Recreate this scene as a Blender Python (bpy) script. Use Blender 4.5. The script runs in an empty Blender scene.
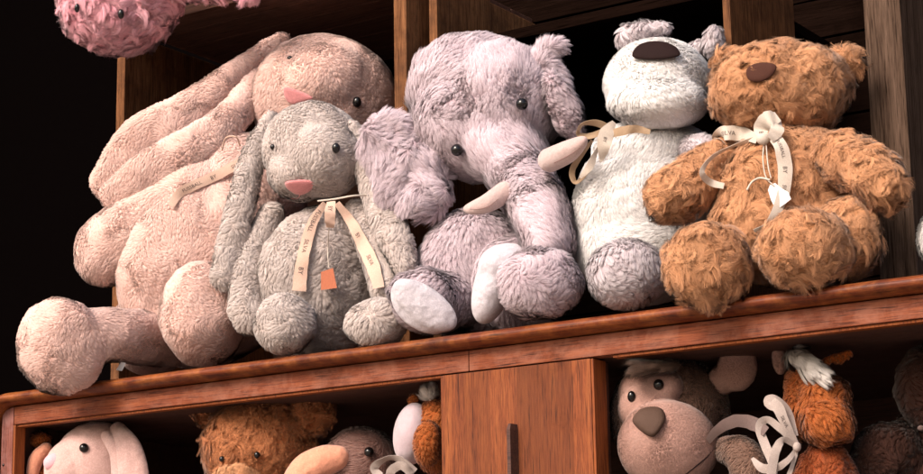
import bpy, math, random
import numpy as np
from mathutils import Vector, kdtree
random.seed(7)
RNG = np.random.default_rng(11)
sc = bpy.context.scene
COL = sc.collection
# ------------------------------------------------------------------ camera geometry (reference frame 923 x 474)
F = 2037.0
CX, CY = 461.5, 237.0
def nrm(v): v = np.asarray(v, float); return v/np.linalg.norm(v)
Zc = nrm((-150, 9200, -2037)); Xc = -nrm((-3122, -502, -2037))
Xc = nrm(Xc - Zc*Xc.dot(Zc)); Yc = np.cross(Zc, Xc)
# rows: world axes in camera coords -> camera axes in world coords
M = np.array([Xc, Yc, Zc])            # M[i] = world axis i in cam coords ; world = M @ cam
RIGHT, UP, BACK = M[:, 0], M[:, 1], M[:, 2]
def ray(px, py): return M @ np.array([(px-CX)/F, -(py-CY)/F, -1.0])
CAM = -ray(461.5, 350.4)*2.7
def P(px, py, Y=0.0):
    r = ray(px, py); t = (Y-CAM[1])/r[1]; return CAM + r*t
def S(p): return float((np.asarray(p)-CAM).dot(-BACK))/F      # metres per photo pixel at p

# ------------------------------------------------------------------ materials
def newmat(name):
    m = bpy.data.materials.new(name); m.use_nodes = True
    nt = m.node_tree; nt.nodes.clear()
    o = nt.nodes.new('ShaderNodeOutputMaterial'); b = nt.nodes.new('ShaderNodeBsdfPrincipled')
    nt.links.new(b.outputs[0], o.inputs[0]); return m, nt, b, o
def N(nt, t, **kw):
    n = nt.nodes.new(t)
    for k, v in kw.items():
        if k in n.inputs.keys() if isinstance(k, str) else False: n.inputs[k].default_value = v
        else: setattr(n, k, v)
    return n
def ramp(nt, fac, stops):
    r = nt.nodes.new('ShaderNodeValToRGB'); e = r.color_ramp.elements
    while len(e) < len(stops): e.new(0.5)
    for i, (p, c) in enumerate(stops):
        e[i].position = p; e[i].color = (c[0], c[1], c[2], 1)
    nt.links.new(fac, r.inputs[0]); return r.outputs[0]
def mixc(nt, a, b, fac, mode='MIX'):
    m = nt.nodes.new('ShaderNodeMix'); m.data_type = 'RGBA'; m.blend_type = mode
    for i, v in ((0, fac), (6, a), (7, b)):
        if hasattr(v, 'links'): nt.links.new(v, m.inputs[i])
        elif i == 0: m.inputs[0].default_value = v
        else: m.inputs[i].default_value = (v[0], v[1], v[2], 1)
    return m.outputs[2]
def noise(nt, scale, detail=4, rough=.55, vec=None, dist=0.0):
    n = nt.nodes.new('ShaderNodeTexNoise'); n.inputs['Scale'].default_value = scale
    n.inputs['Detail'].default_value = detail; n.inputs['Roughness'].default_value = rough
    n.inputs['Distortion'].default_value = dist
    if vec is not None: nt.links.new(vec, n.inputs['Vector'])
    return n.outputs[0]
def mapping(nt, scale, rot=(0, 0, 0)):
    tc = nt.nodes.new('ShaderNodeTexCoord'); mp = nt.nodes.new('ShaderNodeMapping')
    mp.inputs['Scale'].default_value = scale; mp.inputs['Rotation'].default_value = rot
    nt.links.new(tc.outputs['Object'], mp.inputs['Vector']); return mp.outputs[0]
def bump(nt, b, h, dist, strength=1.0):
    n = nt.nodes.new('ShaderNodeBump'); n.inputs['Distance'].default_value = dist; n.inputs['Strength'].default_value = strength
    nt.links.new(h, n.inputs['Height']); nt.links.new(n.outputs[0], b.inputs['Normal']); return n

def fur_mat(name, c_lo, c_hi, tip=None, tipamt=0.0, sheen=0.22, sheer=.34, patch=0.0, patchcol=None):
    m, nt, b, o = newmat(name)
    a = N(nt, 'ShaderNodeAttribute', attribute_name='frnd'); t = N(nt, 'ShaderNodeAttribute', attribute_name='ftip')
    col = mixc(nt, c_lo, c_hi, a.outputs['Fac'])
    big = noise(nt, 22, 3, .6, mapping(nt, (1, 1, 1)))
    if patchcol is not None:
        pr = nt.nodes.new('ShaderNodeMapRange'); pr.inputs[1].default_value = .42; pr.inputs[2].default_value = .68
        pr.inputs[4].default_value = patch; nt.links.new(big, pr.inputs[0])
        col = mixc(nt, col, patchcol, pr.outputs[0])
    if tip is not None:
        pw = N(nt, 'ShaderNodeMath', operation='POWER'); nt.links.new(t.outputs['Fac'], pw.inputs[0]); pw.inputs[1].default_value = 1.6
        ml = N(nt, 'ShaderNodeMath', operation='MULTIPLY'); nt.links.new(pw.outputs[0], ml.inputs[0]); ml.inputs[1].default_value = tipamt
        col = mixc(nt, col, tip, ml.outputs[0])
    nt.links.new(col, b.inputs['Base Color'])
    b.inputs['Roughness'].default_value = .75; b.inputs['Specular IOR Level'].default_value = .05
    b.inputs['Sheen Weight'].default_value = sheen; b.inputs['Sheen Roughness'].default_value = .5
    na = N(nt, 'ShaderNodeAttribute', attribute_name='fnor')
    vt = N(nt, 'ShaderNodeVectorTransform', vector_type='NORMAL', convert_from='OBJECT', convert_to='WORLD')
    nt.links.new(na.outputs['Vector'], vt.inputs[0]); nt.links.new(vt.outputs[0], b.inputs['Normal'])
    # strands are sheer: each blade stands for a few fine fibres with gaps between them, more open towards the tip
    tr = nt.nodes.new('ShaderNodeBsdfTransparent'); mx = nt.nodes.new('ShaderNodeMixShader')
    al = nt.nodes.new('ShaderNodeMapRange'); nt.links.new(t.outputs['Fac'], al.inputs[0])
    al.inputs[1].default_value = .001; al.inputs[2].default_value = 1.0; al.inputs[3].default_value = sheer; al.inputs[4].default_value = sheer+.25
    gt = N(nt, 'ShaderNodeMath', operation='GREATER_THAN'); nt.links.new(t.outputs['Fac'], gt.inputs[0]); gt.inputs[1].default_value = .0005
    mu = N(nt, 'ShaderNodeMath', operation='MULTIPLY'); nt.links.new(al.outputs[0], mu.inputs[0]); nt.links.new(gt.outputs[0], mu.inputs[1]); nt.links.new(mu.outputs[0], mx.inputs[0])
    nt.links.new(b.outputs[0], mx.inputs[1]); nt.links.new(tr.outputs[0], mx.inputs[2]); nt.links.new(mx.outputs[0], o.inputs[0])
    return m

def cloth_mat(name, col, col2=None, rough=.8, sheen=.4, scale=900, bd=.0006, spec=.2, wr=0.0, mott=.6):
    m, nt, b, o = newmat(name)
    v = mapping(nt, (1, 1, 1))
    n1 = noise(nt, 30, 4, .6, v)
    c = mixc(nt, col, col2 if col2 else tuple(x*.82 for x in col), n1)
    n3 = noise(nt, scale*.35, 2, .7, v)
    c = mixc(nt, c, tuple(min(1, x*(1.25 if mott < .7 else 1.55)) for x in col), ramp(nt, n3, [(.42, (0, 0, 0)), (.68, (mott,)*3)]))
    nt.links.new(c, b.inputs['Base Color'])
    b.inputs['Roughness'].default_value = rough; b.inputs['Sheen Weight'].default_value = sheen; b.inputs['Specular IOR Level'].default_value = spec
    n2 = noise(nt, scale, 3, .7, v)
    ad = N(nt, 'ShaderNodeMath', operation='MULTIPLY_ADD'); nt.links.new(noise(nt, 45, 2, .5, v), ad.inputs[0]); ad.inputs[1].default_value = wr; nt.links.new(n2, ad.inputs[2])
    bump(nt, b, ad.outputs[0], bd); return m

def wood_mat(name, dark, mid, light, axis='X', rough=.38, coat=.25, fine=1.0, worn=None, wornamt=0.0, plank=None, spec=.4):
    m, nt, b, o = newmat(name)
    st = {'X': (2.2, 50, 50), 'Z': (50, 50, 2.2), 'Y': (50, 2.2, 50)}[axis]
    v = mapping(nt, st)
    vf = mapping(nt, tuple(s*4*fine for s in st)); vc = mapping(nt, (1, 1, 1))
    g = noise(nt, 1.6, 6, .62, v, .6)
    gf = noise(nt, 2.2, 5, .7, vf, .2)
    c = ramp(nt, g, [(.30, dark), (.5, mid), (.72, light)])
    c2 = ramp(nt, gf, [(.36, tuple(x*.35 for x in dark)), (.5, mid), (.75, light)])
    c = mixc(nt, c, c2, .55)
    if plank:
        sp = nt.nodes.new('ShaderNodeSeparateXYZ'); nt.links.new(vc, sp.inputs[0])
        mu = N(nt, 'ShaderNodeMath', operation='MULTIPLY'); nt.links.new(sp.outputs[{'X': 2, 'Z': 0, 'Y': 2}[axis]], mu.inputs[0]); mu.inputs[1].default_value = 1/plank
        fl = N(nt, 'ShaderNodeMath', operation='FLOOR'); nt.links.new(mu.outputs[0], fl.inputs[0])
        wn = N(nt, 'ShaderNodeTexWhiteNoise', noise_dimensions='1D'); nt.links.new(fl.outputs[0], wn.inputs['W'])
        c = mixc(nt, c, tuple(x*.45 for x in mid), ramp(nt, wn.outputs[0], [(0, (0, 0, 0)), (1, (.7, .7, .7))]))
    if worn:
        w = noise(nt, 26, 7, .72, vc, .4)
        c = mixc(nt, c, worn, ramp(nt, w, [(.44, (0, 0, 0)), (.70, (wornamt,)*3)]))
    # pores, scratches and grime
    vs = mapping(nt, tuple(s*7 for s in st)); ps = noise(nt, 1.5, 2, .5, vs)
    c = mixc(nt, c, tuple(x*.25 for x in dark), ramp(nt, ps, [(.28, (.75,)*3), (.40, (0, 0, 0))]))
    gr = noise(nt, 9, 6, .7, vc)
    c = mixc(nt, c, tuple(x*.4 for x in dark), ramp(nt, gr, [(.28, (.5,)*3), (.42, (0, 0, 0))]))
    nt.links.new(c, b.inputs['Base Color'])
    rr = ramp(nt, gr, [(.3, (rough+.3,)*3), (.7, (rough,)*3)])
    nt.links.new(rr, b.inputs['Roughness'])
    b.inputs['Coat Weight'].default_value = coat; b.inputs['Coat Roughness'].default_value = .28; b.inputs['Specular IOR Level'].default_value = spec
    bump(nt, b, gf, .0007, .9); return m

def plain(name, col, rough=.5, spec=.5, coat=0.0, bd=0.0, bs=200, sheen=0.0):
    m, nt, b, o = newmat(name)
    n = noise(nt, 60, 3, .6, mapping(nt, (1, 1, 1)))
    nt.links.new(mixc(nt, tuple(x*.85 for x in col), tuple(min(1, x*1.1) for x in col), n), b.inputs['Base Color'])
    b.inputs['Roughness'].default_value = rough; b.inputs['Specular IOR Level'].default_value = spec; b.inputs['Coat Weight'].default_value = coat
    b.inputs['Sheen Weight'].default_value = sheen
    if bd: bump(nt, b, noise(nt, bs, 3, .6, mapping(nt, (1, 1, 1))), bd)
    return m

# ------------------------------------------------------------------ mesh helpers
def mesh_obj(name, V, faces, mat, parent=None, smooth=True, extra=None):
    me = bpy.data.meshes.new(name)
    V = np.asarray(V, float)
    org = np.array(parent.location) if parent is not None and parent.get('is_root') else (np.array(parent['org']) if parent is not None and 'org' in parent else np.zeros(3))
    me.from_pydata((V-org).tolist(), [], [tuple(f) for f in faces]); me.update()
    if smooth: me.polygons.foreach_set('use_smooth', [True]*len(me.polygons))
    o = bpy.data.objects.new(name, me); COL.objects.link(o); o.data.materials.append(mat)
    if parent is not None: o.parent = parent
    o['org'] = org.tolist()
    return o
def thing(name, label, cat, loc, group=None):
    o = bpy.data.objects.new(name, None); COL.objects.link(o); o.location = Vector(loc); o.empty_display_size = .03
    o['label'] = label; o['category'] = cat; o['is_root'] = 1
    if group: o['group'] = group
    return o
def ico(sub=3):
    import bmesh
    bm = bmesh.new(); bmesh.ops.create_icosphere(bm, subdivisions=sub, radius=1)
    V = np.array([v.co[:] for v in bm.verts]); Fc = np.array([[v.index for v in f.verts] for f in bm.faces]); bm.free(); return V, Fc
ICO = ico(3); ICO2 = ico(2)
def E(px, py, Y, rx, ry, rd=None, rot=0.0):
    """ellipsoid at pixel (px,py) on the vertical plane y=Y, radii in pixels, rot in degrees counter-clockwise as seen"""
    c = P(px, py, Y); s = S(c); rd = (rx+ry)/2*.8 if rd is None else rd
    a = math.radians(rot)
    ax = (RIGHT*math.cos(a)+UP*math.sin(a))*rx*s; ay = (-RIGHT*math.sin(a)+UP*math.cos(a))*ry*s; az = BACK*rd*s
    return [(c, ax, ay, az)]
def T(pts, flat=1.0, step=.35):
    """a limb: chain of ellipsoids through (px,py,Y,r)"""
    p = np.array(pts, float); out = []
    q = np.vstack([2*p[0]-p[1], p, 2*p[-1]-p[-2]])
    for i in range(1, len(q)-2):
        L = np.linalg.norm((q[i+1]-q[i])[:2])+abs(q[i+1][2]-q[i][2])/.00133; n = max(2, int(L/(step*max(q[i][3], 3)))+1)
        for k in range(n + (1 if i == len(q)-3 else 0)):
            t = k/n; a, b, c, d = q[i-1], q[i], q[i+1], q[i+2]
            v = .5*((2*b)+(-a+c)*t+(2*a-5*b+4*c-d)*t*t+(-a+3*b-3*c+d)*t**3)
            out += E(v[0], v[1], v[2], v[3], v[3], v[3]*flat)
    return out
def blobs(prims, sub=3):
    V0, F0 = ICO if sub == 3 else ICO2
    Vs, Fs = [], []; n = 0
    for c, ax, ay, az in prims:
        Vs.append(c+V0[:, :1]*ax+V0[:, 1:2]*ay+V0[:, 2:]*az)
        Fs.append((F0 if np.cross(ax, ay).dot(az) > 0 else F0[:, ::-1])+n); n += len(V0)
    return np.vstack(Vs), np.vstack(Fs)
def union(prims, voxel=.0035, smooth=5, lump=.0):
    V, Fc = blobs(prims, 3 if len(prims) < 12 else 2)
    me = bpy.data.meshes.new('tmp'); me.from_pydata(V.tolist(), [], Fc.tolist()); me.update()
    o = bpy.data.objects.new('tmp', me); COL.objects.link(o)
    r = o.modifiers.new('r', 'REMESH'); r.mode = 'VOXEL'; r.voxel_size = voxel
    s = o.modifiers.new('s', 'SMOOTH'); s.iterations = smooth; s.factor = .6
    dg = bpy.context.evaluated_depsgraph_get(); ev = o.evaluated_get(dg); m2 = ev.to_mesh()
    m2.calc_loop_triangles()
    nv = len(m2.vertices); V = np.empty(nv*3); m2.vertices.foreach_get('co', V); V = V.reshape(-1, 3).copy()
    T3 = np.empty(len(m2.loop_triangles)*3, int); m2.loop_triangles.foreach_get('vertices', T3); T3 = T3.reshape(-1, 3).copy()
    ev.to_mesh_clear(); bpy.data.objects.remove(o); bpy.data.meshes.remove(me)
    if lump:
        n = vnormals(V, T3); V = V + n*(snoise(V, 45, 3)*lump)[:, None]
    return V, T3
def vnormals(V, T3):
    a, b, c = V[T3[:, 0]], V[T3[:, 1]], V[T3[:, 2]]; fn = np.cross(b-a, c-a); n = np.zeros_like(V)
    for k in range(3): np.add.at(n, T3[:, k], fn)
    return n/np.maximum(np.linalg.norm(n, axis=1, keepdims=True), 1e-12)
_NR = np.random.default_rng(5); _K = [nrm(_NR.normal(size=3))*_NR.uniform(.6, 1.6) for _ in range(60)]; _PH = _NR.uniform(0, 6.28, 60)
def snoise(Pn, freq, seed=0, n=9):
    """cheap smooth pseudo noise in about -1..1"""
    out = np.zeros(len(Pn))
    for i in range(n):
        j = (seed*7+i*5) % 60; out += np.sin(Pn @ (_K[j]*freq*(1+.35*(i % 3)))+_PH[(j*3+seed) % 60])
    return out/(n**.5)*.8
LEDGE = None; NOSE_Y = -.026
def settle(V, z0, yfront=-.03, squash=True):
    V = V.copy(); m = (V[:, 2] < z0+.0015) & (V[:, 1] > yfront); V[m, 2] = z0+.0015; return V

def fur(name, prims, mat, parent, L=.007, w=.0011, dens=.5, clump=.006, ck=.6, comb=(0, 0, -1), combk=.5, swirl=.5, sfreq=60, curl=0.0,
        lift=.8, rest=None, lump=.0, voxel=.0042, smooth=12, relief=0.0, avoid=(), nk=.55, lvar=.35, fnk=1.0):
    """a fluffy part: skin surface plus pile strands, one mesh. dens = strands per mm2"""
    V, T3 = union(prims, voxel, smooth, lump)
    if relief: V = V + vnormals(V, T3)*(snoise(V, 190, 2, 14)*relief)[:, None]
    if rest is not None: V = settle(V, rest)
    VN = vnormals(V, T3)
    a, b, c = V[T3[:, 0]], V[T3[:, 1]], V[T3[:, 2]]
    ar = np.linalg.norm(np.cross(b-a, c-a), axis=1)/2
    ctr = (a+b+c)/3; fn = nrmrows(VN[T3[:, 0]]+VN[T3[:, 1]]+VN[T3[:, 2]])
    face = (fn*nrmrows(CAM-ctr)).sum(1)
    wgt = ar*np.where(face > -.25, 1, .22)
    if rest is not None: wgt = wgt*np.where(ctr[:, 2] < rest+.003, .15, 1)
    n = int(wgt.sum()*1e6*dens)
    idx = RNG.choice(len(T3), n, p=wgt/wgt.sum())
    r1, r2 = np.sqrt(RNG.random(n)), RNG.random(n); ba, bb, bc = 1-r1, r1*(1-r2), r1*r2
    p = ba[:, None]*a[idx]+bb[:, None]*b[idx]+bc[:, None]*c[idx]
    nn = nrmrows(ba[:, None]*VN[T3[idx, 0]]+bb[:, None]*VN[T3[idx, 1]]+bc[:, None]*VN[T3[idx, 2]])
    keep = np.ones(n, bool)
    for (q, rad) in avoid: keep &= np.linalg.norm(p-np.asarray(q), axis=1) > rad
    p, nn = p[keep], nn[keep]; n = len(p)
    sw = np.stack([snoise(p, sfreq, 1), snoise(p, sfreq, 2), snoise(p, sfreq, 3)], 1)*swirl
    g = np.asarray(comb, float)[None]*combk + sw
    g = g-nn*(g*nn).sum(1)[:, None]
    gl = np.linalg.norm(g, axis=1, keepdims=True); g = g/np.maximum(gl, .6)
    len_ = L*(1+lvar*(snoise(p, 150, 4)*.5+RNG.uniform(-.6, .6, n)))
    len_ = np.clip(len_, L*.35, L*1.9)
    jit = RNG.normal(size=(n, 3))*.16; jit -= nn*(jit*nn).sum(1)[:, None]
    ss = np.array([0, .38, .72, 1.0])
    offs = []
    th = snoise(p, sfreq*1.7, 6)*3; 
    tx = nrmrows(np.cross(nn, np.array([.3, .1, .95]))); ty = np.cross(nn, tx)
    for s in ss:
        o_ = nn*(lift*(s-.38*s*s))[..., None] + g*((.55*s+.45*s*s))*(1.0) + jit*s
        if curl: o_ = o_ + (tx*np.sin(th+s*4.2)[:, None]+ty*np.cos(th*1.3+s*4.2)[:, None]-(tx*np.sin(th)[:, None]+ty*np.cos(th*1.3)[:, None]))*curl*.5
        offs.append(o_*len_[:, None])
    # clumps
    nc = max(4, int(n/dens*1e-6/(clump**2)*1.15)); nc = min(nc, n)
    seeds = RNG.choice(n, nc, replace=False)
    kd = kdtree.KDTree(nc)
    for i, sidx in enumerate(seeds): kd.insert(p[sidx], i)
    kd.balance(); find = kd.find
    cid = np.fromiter((find(q)[1] for q in p.tolist()), int, n)
    cp = p[seeds][cid]
    coff = [o_[seeds][cid] for o_ in offs]
    bl = np.linalg.norm(p-cp, axis=1, keepdims=True)
    crnd = RNG.random(nc)[cid]
    kk = ck*(.7+.6*RNG.random(nc)[cid])[:, None]
    pts = []
    for s, o_, co in zip(ss, offs, coff):
        k = np.clip(kk*s**1.1, 0, .95); pts.append((p+o_)*(1-k)+(cp+co)*k)
    d = nrmrows(pts[-1]-pts[0])
    side = np.cross(d, nn); side += RNG.normal(size=(n, 3))*.35; side = side-d*(side*d).sum(1)[:, None]; side = nrmrows(side)
    ww = w*(.7+.6*RNG.random(n))[:, None]*.5
    A = [pts[0]-side*ww, pts[0]+side*ww, pts[1]-side*ww*1.0, pts[1]+side*ww*1.0, pts[2]-side*ww*.72, pts[2]+side*ww*.72, pts[3]]
    SV = np.stack(A, 1).reshape(-1, 3)
    rel = (p-cp)/clump; rel -= nn*(rel*nn).sum(1)[:, None]
    dt = d-nn*(d*nn).sum(1)[:, None]
    sn = nrmrows(nn*fnk+rel*nk+dt*.18+RNG.normal(size=(n, 3))*.06)
    SN = np.repeat(sn, 7, axis=0)
    tipv = np.tile(np.array([.002, .002, .38, .38, .72, .72, 1.]), n)
    rnd = np.clip(.5+.22*snoise(p, 90, 8)+.30*(crnd-.5)+.35*(RNG.random(n)-.5), 0, 1); SR = np.repeat(rnd, 7)
    nb = len(V)
    base = nb+np.arange(n)*7
    quads = np.stack([np.stack([base, base+1, base+3, base+2], 1), np.stack([base+2, base+3, base+5, base+4], 1)], 1).reshape(-1, 4)
    tris = np.stack([base+4, base+5, base+6], 1)
    org = np.array(parent.location)
    AV = np.vstack([V, SV])-org
    me = bpy.data.meshes.new(name)
    loops = np.concatenate([T3.ravel(), quads.ravel(), tris.ravel()]).astype(np.int32)
    tot = np.concatenate([np.full(len(T3), 3), np.full(len(quads), 4), np.full(len(tris), 3)])
    st = np.concatenate([[0], np.cumsum(tot)[:-1]]).astype(np.int32)
    me.vertices.add(len(AV)); me.vertices.foreach_set('co', AV.astype(np.float32).ravel())
    me.loops.add(len(loops)); me.loops.foreach_set('vertex_index', loops)
    me.polygons.add(len(tot)); me.polygons.foreach_set('loop_start', st)
    me.polygons.foreach_set('use_smooth', np.ones(len(tot), bool))
    me.update(calc_edges=True)
    at = me.attributes.new('fnor', 'FLOAT_VECTOR', 'POINT'); at.data.foreach_set('vector', np.vstack([VN, SN]).astype(np.float32).ravel())
    at = me.attributes.new('frnd', 'FLOAT', 'POINT'); at.data.foreach_set('value', np.concatenate([np.full(nb, .3), SR]).astype(np.float32))
    at = me.attributes.new('ftip', 'FLOAT', 'POINT'); at.data.foreach_set('value', np.concatenate([np.zeros(nb), tipv]).astype(np.float32))
    me.materials.append(mat)
    o = bpy.data.objects.new(name, me); COL.objects.link(o); o.parent = parent
    o['org'] = org.tolist()
    STAT[0] += n
    return o
STAT = [0]
def nrmrows(a): return a/np.maximum(np.linalg.norm(a, axis=1, keepdims=True), 1e-12)
def skin(name, prims, mat, parent, voxel=.0025, smooth=4, rest=None, lump=0.0):
    V, T3 = union(prims, voxel, smooth, lump)
    if rest is not None: V = settle(V, rest)
    return mesh_obj(name, V, T3.tolist(), mat, parent)
def cushion(name, outline, objs, bulge, mat, parent, lift=.0, n=40):
    """a padded patch (stitched nose) with the given outline, lying on the fur of objs"""
    o_ = np.array(outline, float); k = len(o_); pts = []
    for i in range(n):
        u = i/n*k; j = int(u); t = u-j; a, b, c, d = o_[(j-1) % k], o_[j % k], o_[(j+1) % k], o_[(j+2) % k]
        pts.append(.5*((2*b)+(-a+c)*t+(2*a-5*b+4*c-d)*t*t+(-a+3*b-3*c+d)*t**3))
    pts = np.array(pts); ctr = pts.mean(0)
    ys = [cast(objs, *(ctr+(q-ctr)*.7)) for q in pts[::4]]+[cast(objs, *ctr)]; A = []; bb_ = []
    for q, y in zip(list(ctr+(pts[::4]-ctr)*.7)+[ctr], ys):
        if y is not None: A.append([1, *(q-ctr)]); bb_.append(y)
    cf = np.linalg.lstsq(np.array(A), np.array(bb_), rcond=None)[0]
    V = []; rings = [(1.0, -.0035), (1.04, .0004), (.98, .35*bulge), (.86, .68*bulge), (.66, .9*bulge), (.35, bulge), (.0, bulge*1.02)]
    for sc_, h in rings:
        for q in (pts if sc_ else [ctr]):
            v = ctr+(q-ctr)*sc_; y = cf[0]+cf[1:].dot(v-ctr); V.append(P(v[0], v[1], y-lift)+BACK*h)
    Fc = [(r*n+i, r*n+(i+1) % n, (r+1)*n+(i+1) % n, (r+1)*n+i) for r in range(len(rings)-2) for i in range(n)]
    c_ = len(V)-1; b0 = (len(rings)-2)*n; Fc += [(b0+i, b0+(i+1) % n, c_) for i in range(n)]
    return mesh_obj(name, V, Fc, mat, parent)
def ball(name, prims, mat, parent):
    V, Fc = blobs(prims, 3); return mesh_obj(name, V, Fc.tolist(), mat, parent)
def box(name, x0, x1, y0, y1, z0, z1, mat, parent=None, bev=.0015):
    import bmesh
    bm = bmesh.new(); bmesh.ops.create_cube(bm, size=1)
    for v in bm.verts: v.co = ((x0+x1)/2+v.co.x*(x1-x0), (y0+y1)/2+v.co.y*(y1-y0), (z0+z1)/2+v.co.z*(z1-z0))
    if bev: bmesh.ops.bevel(bm, geom=bm.edges[:], offset=bev, segments=2, affect='EDGES', profile=.6)
    V = [v.co[:] for v in bm.verts]; bm.verts.index_update(); Fc = [[v.index for v in f.verts] for f in bm.faces]; bm.free()
    return mesh_obj(name, V, Fc, mat, parent, smooth=False)

def spline(pts, n=40):
    p = np.array(pts, float); q = np.vstack([2*p[0]-p[1], p, 2*p[-1]-p[-2]]); out = []
    seg = len(p)-1
    for u in np.linspace(0, seg-1e-6, n):
        i = int(u); t = u-i; a, b, c, d = q[i], q[i+1], q[i+2], q[i+3]
        out.append(.5*((2*b)+(-a+c)*t+(2*a-5*b+4*c-d)*t*t+(-a+3*b-3*c+d)*t**3))
    return np.array(out)
TXT = {}
def text_mesh(s):
    if s in TXT: return TXT[s]
    c = bpy.data.curves.new('t', 'FONT'); c.body = s; c.size = 1; c.resolution_u = 2
    o = bpy.data.objects.new('t', c); COL.objects.link(o)
    dg = bpy.context.evaluated_depsgraph_get(); ev = o.evaluated_get(dg); m = ev.to_mesh()
    V = np.array([v.co[:2] for v in m.vertices]); Fc = [list(p.vertices) for p in m.polygons]; ev.to_mesh_clear()
    bpy.data.objects.remove(o); TXT[s] = (V, Fc); return TXT[s]
def ribbon(name, pts, mat, parent, th=.0004, n=48, twist=0.0, texts=(), inkm=None, under=False):
    """pts: (px,py,Y,width_px[,angle deg of the width direction as seen, relative to the normal of the path]). texts: (string, start_frac, height_frac, flip)"""
    P5 = [tuple(q)+(0,)*(5-len(q)) for q in pts]
    sp = spline(P5, n); C = np.array([P(q[0], q[1], q[2]) for q in sp]); W = np.array([q[3]*S(c) for q, c in zip(sp, C)])
    D = nrmrows(np.gradient(C, axis=0)); B = np.tile(BACK, (n, 1))
    side = nrmrows(np.cross(D, B)); bn = nrmrows(np.cross(side, D))
    uu = np.linspace(0, 1, n); ph = P5[0][0]*.7+P5[-1][1]*.3
    ang = np.radians(sp[:, 4]+9*np.sin(uu*7+ph)+6*np.sin(uu*17+ph*2))[:, None]
    sd = side*np.cos(ang)+bn*np.sin(ang); nm = nrmrows(np.cross(sd, D)); nm *= np.sign((nm*B).sum(1))[:, None]+1e-9
    C = C+nm*(.0007*np.sin(uu*13+ph))[:, None]
    rows = []; kx = 5
    for q in range(kx):
        f_ = q/(kx-1)-.5; rows.append(C+sd*W[:, None]*f_*(1+.03*np.sin(uu*40+ph+q))[:, None]-nm*(W*.03*(2*abs(f_))**2)[:, None])
    V = np.vstack([r_+nm*th/2 for r_ in rows]+[r_-nm*th/2 for r_ in rows]); Fc = []; o2 = kx*n
    for q in range(kx-1):
        for i in range(n-1):
            a, b = q*n+i, (q+1)*n+i
            Fc += [(a, a+1, b+1, b), (o2+a, o2+b, o2+b+1, o2+a+1)]
    for i in range(n-1):
        Fc += [(i, o2+i, o2+i+1, i+1), ((kx-1)*n+i, (kx-1)*n+i+1, o2+(kx-1)*n+i+1, o2+(kx-1)*n+i)]
    for q in range(kx-1):
        Fc += [(q*n, (q+1)*n, o2+(q+1)*n, o2+q*n), (q*n+n-1, o2+q*n+n-1, o2+(q+1)*n+n-1, (q+1)*n+n-1)]
    nv_ = len(V); nf_ = 2*(kx-1)*(n-1); V = np.vstack([V, V]); Fc = Fc[:nf_]+[tuple(i_+nv_ for i_ in f_) for f_ in Fc[nf_:]]
    o = mesh_obj(name, V, Fc, mat, parent, smooth=False)
    for p_ in o.data.polygons[:2*(kx-1)*(n-1)]: p_.use_smooth = True
    arc = np.concatenate([[0], np.cumsum(np.linalg.norm(np.diff(C, axis=0), axis=1))])
    for s, fr, hf, flip in texts:
        TV, TF = text_mesh(s); h = W.mean()*hf*.85; tot = arc[-1]
        u = TV[:, 0]*h*1.25*(-1 if flip else 1)+fr*tot; v = (TV[:, 1]-.36)*h*1.25*(-1 if flip else 1)
        u = np.clip(u, 0, tot-1e-6)
        c = np.stack([np.interp(u, arc, C[:, k]) for k in range(3)], 1); s_ = np.stack([np.interp(u, arc, sd[:, k]) for k in range(3)], 1); nn_ = np.stack([np.interp(u, arc, nm[:, k]) for k in range(3)], 1)
        # reading direction: side such that text is not mirrored seen from the front
        sg = np.sign(np.cross(np.interp(fr*tot, arc, D[:, 0])*RIGHT*0+D[int(fr*(n-1))], BACK).dot(sd[int(fr*(n-1))])) or 1
        mesh_obj('lettering', c-s_*v[:, None]*sg+nn_*(th/2+.00035), TF, inkm, o, smooth=False)
    return o
def thread(name, pts, r, mat, parent, n=30):
    sp = spline(pts, n); C = np.array([P(q[0], q[1], q[2]) for q in sp]); D = nrmrows(np.gradient(C, axis=0))
    u = nrmrows(np.cross(D, np.tile(BACK, (n, 1)))); v = np.cross(D, u); V = []; k = 6
    for i in range(n):
        for j in range(k):
            a = 6.2832*j/k; V.append(C[i]+(u[i]*math.cos(a)+v[i]*math.sin(a))*r)
    Fc = [(i*k+j, i*k+(j+1) % k, (i+1)*k+(j+1) % k, (i+1)*k+j) for i in range(n-1) for j in range(k)]
    return mesh_obj(name, V, Fc, mat, parent)
def card(name, quad, Y, th, mat, parent):
    """small stiff tag: quad of pixel corners"""
    Q = np.array([P(x, y, Y if not isinstance(Y, (list, tuple)) else Y[i]) for i, (x, y) in enumerate(quad)]); k = len(Q)
    V = np.vstack([Q+BACK*th/2, Q-BACK*th/2]); Fc = [tuple(range(k)), tuple(range(2*k-1, k-1, -1))]+[(i, i+k, (i+1) % k+k, (i+1) % k) for i in range(k)]
    return mesh_obj(name, V, Fc, mat, parent, smooth=False)

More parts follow.
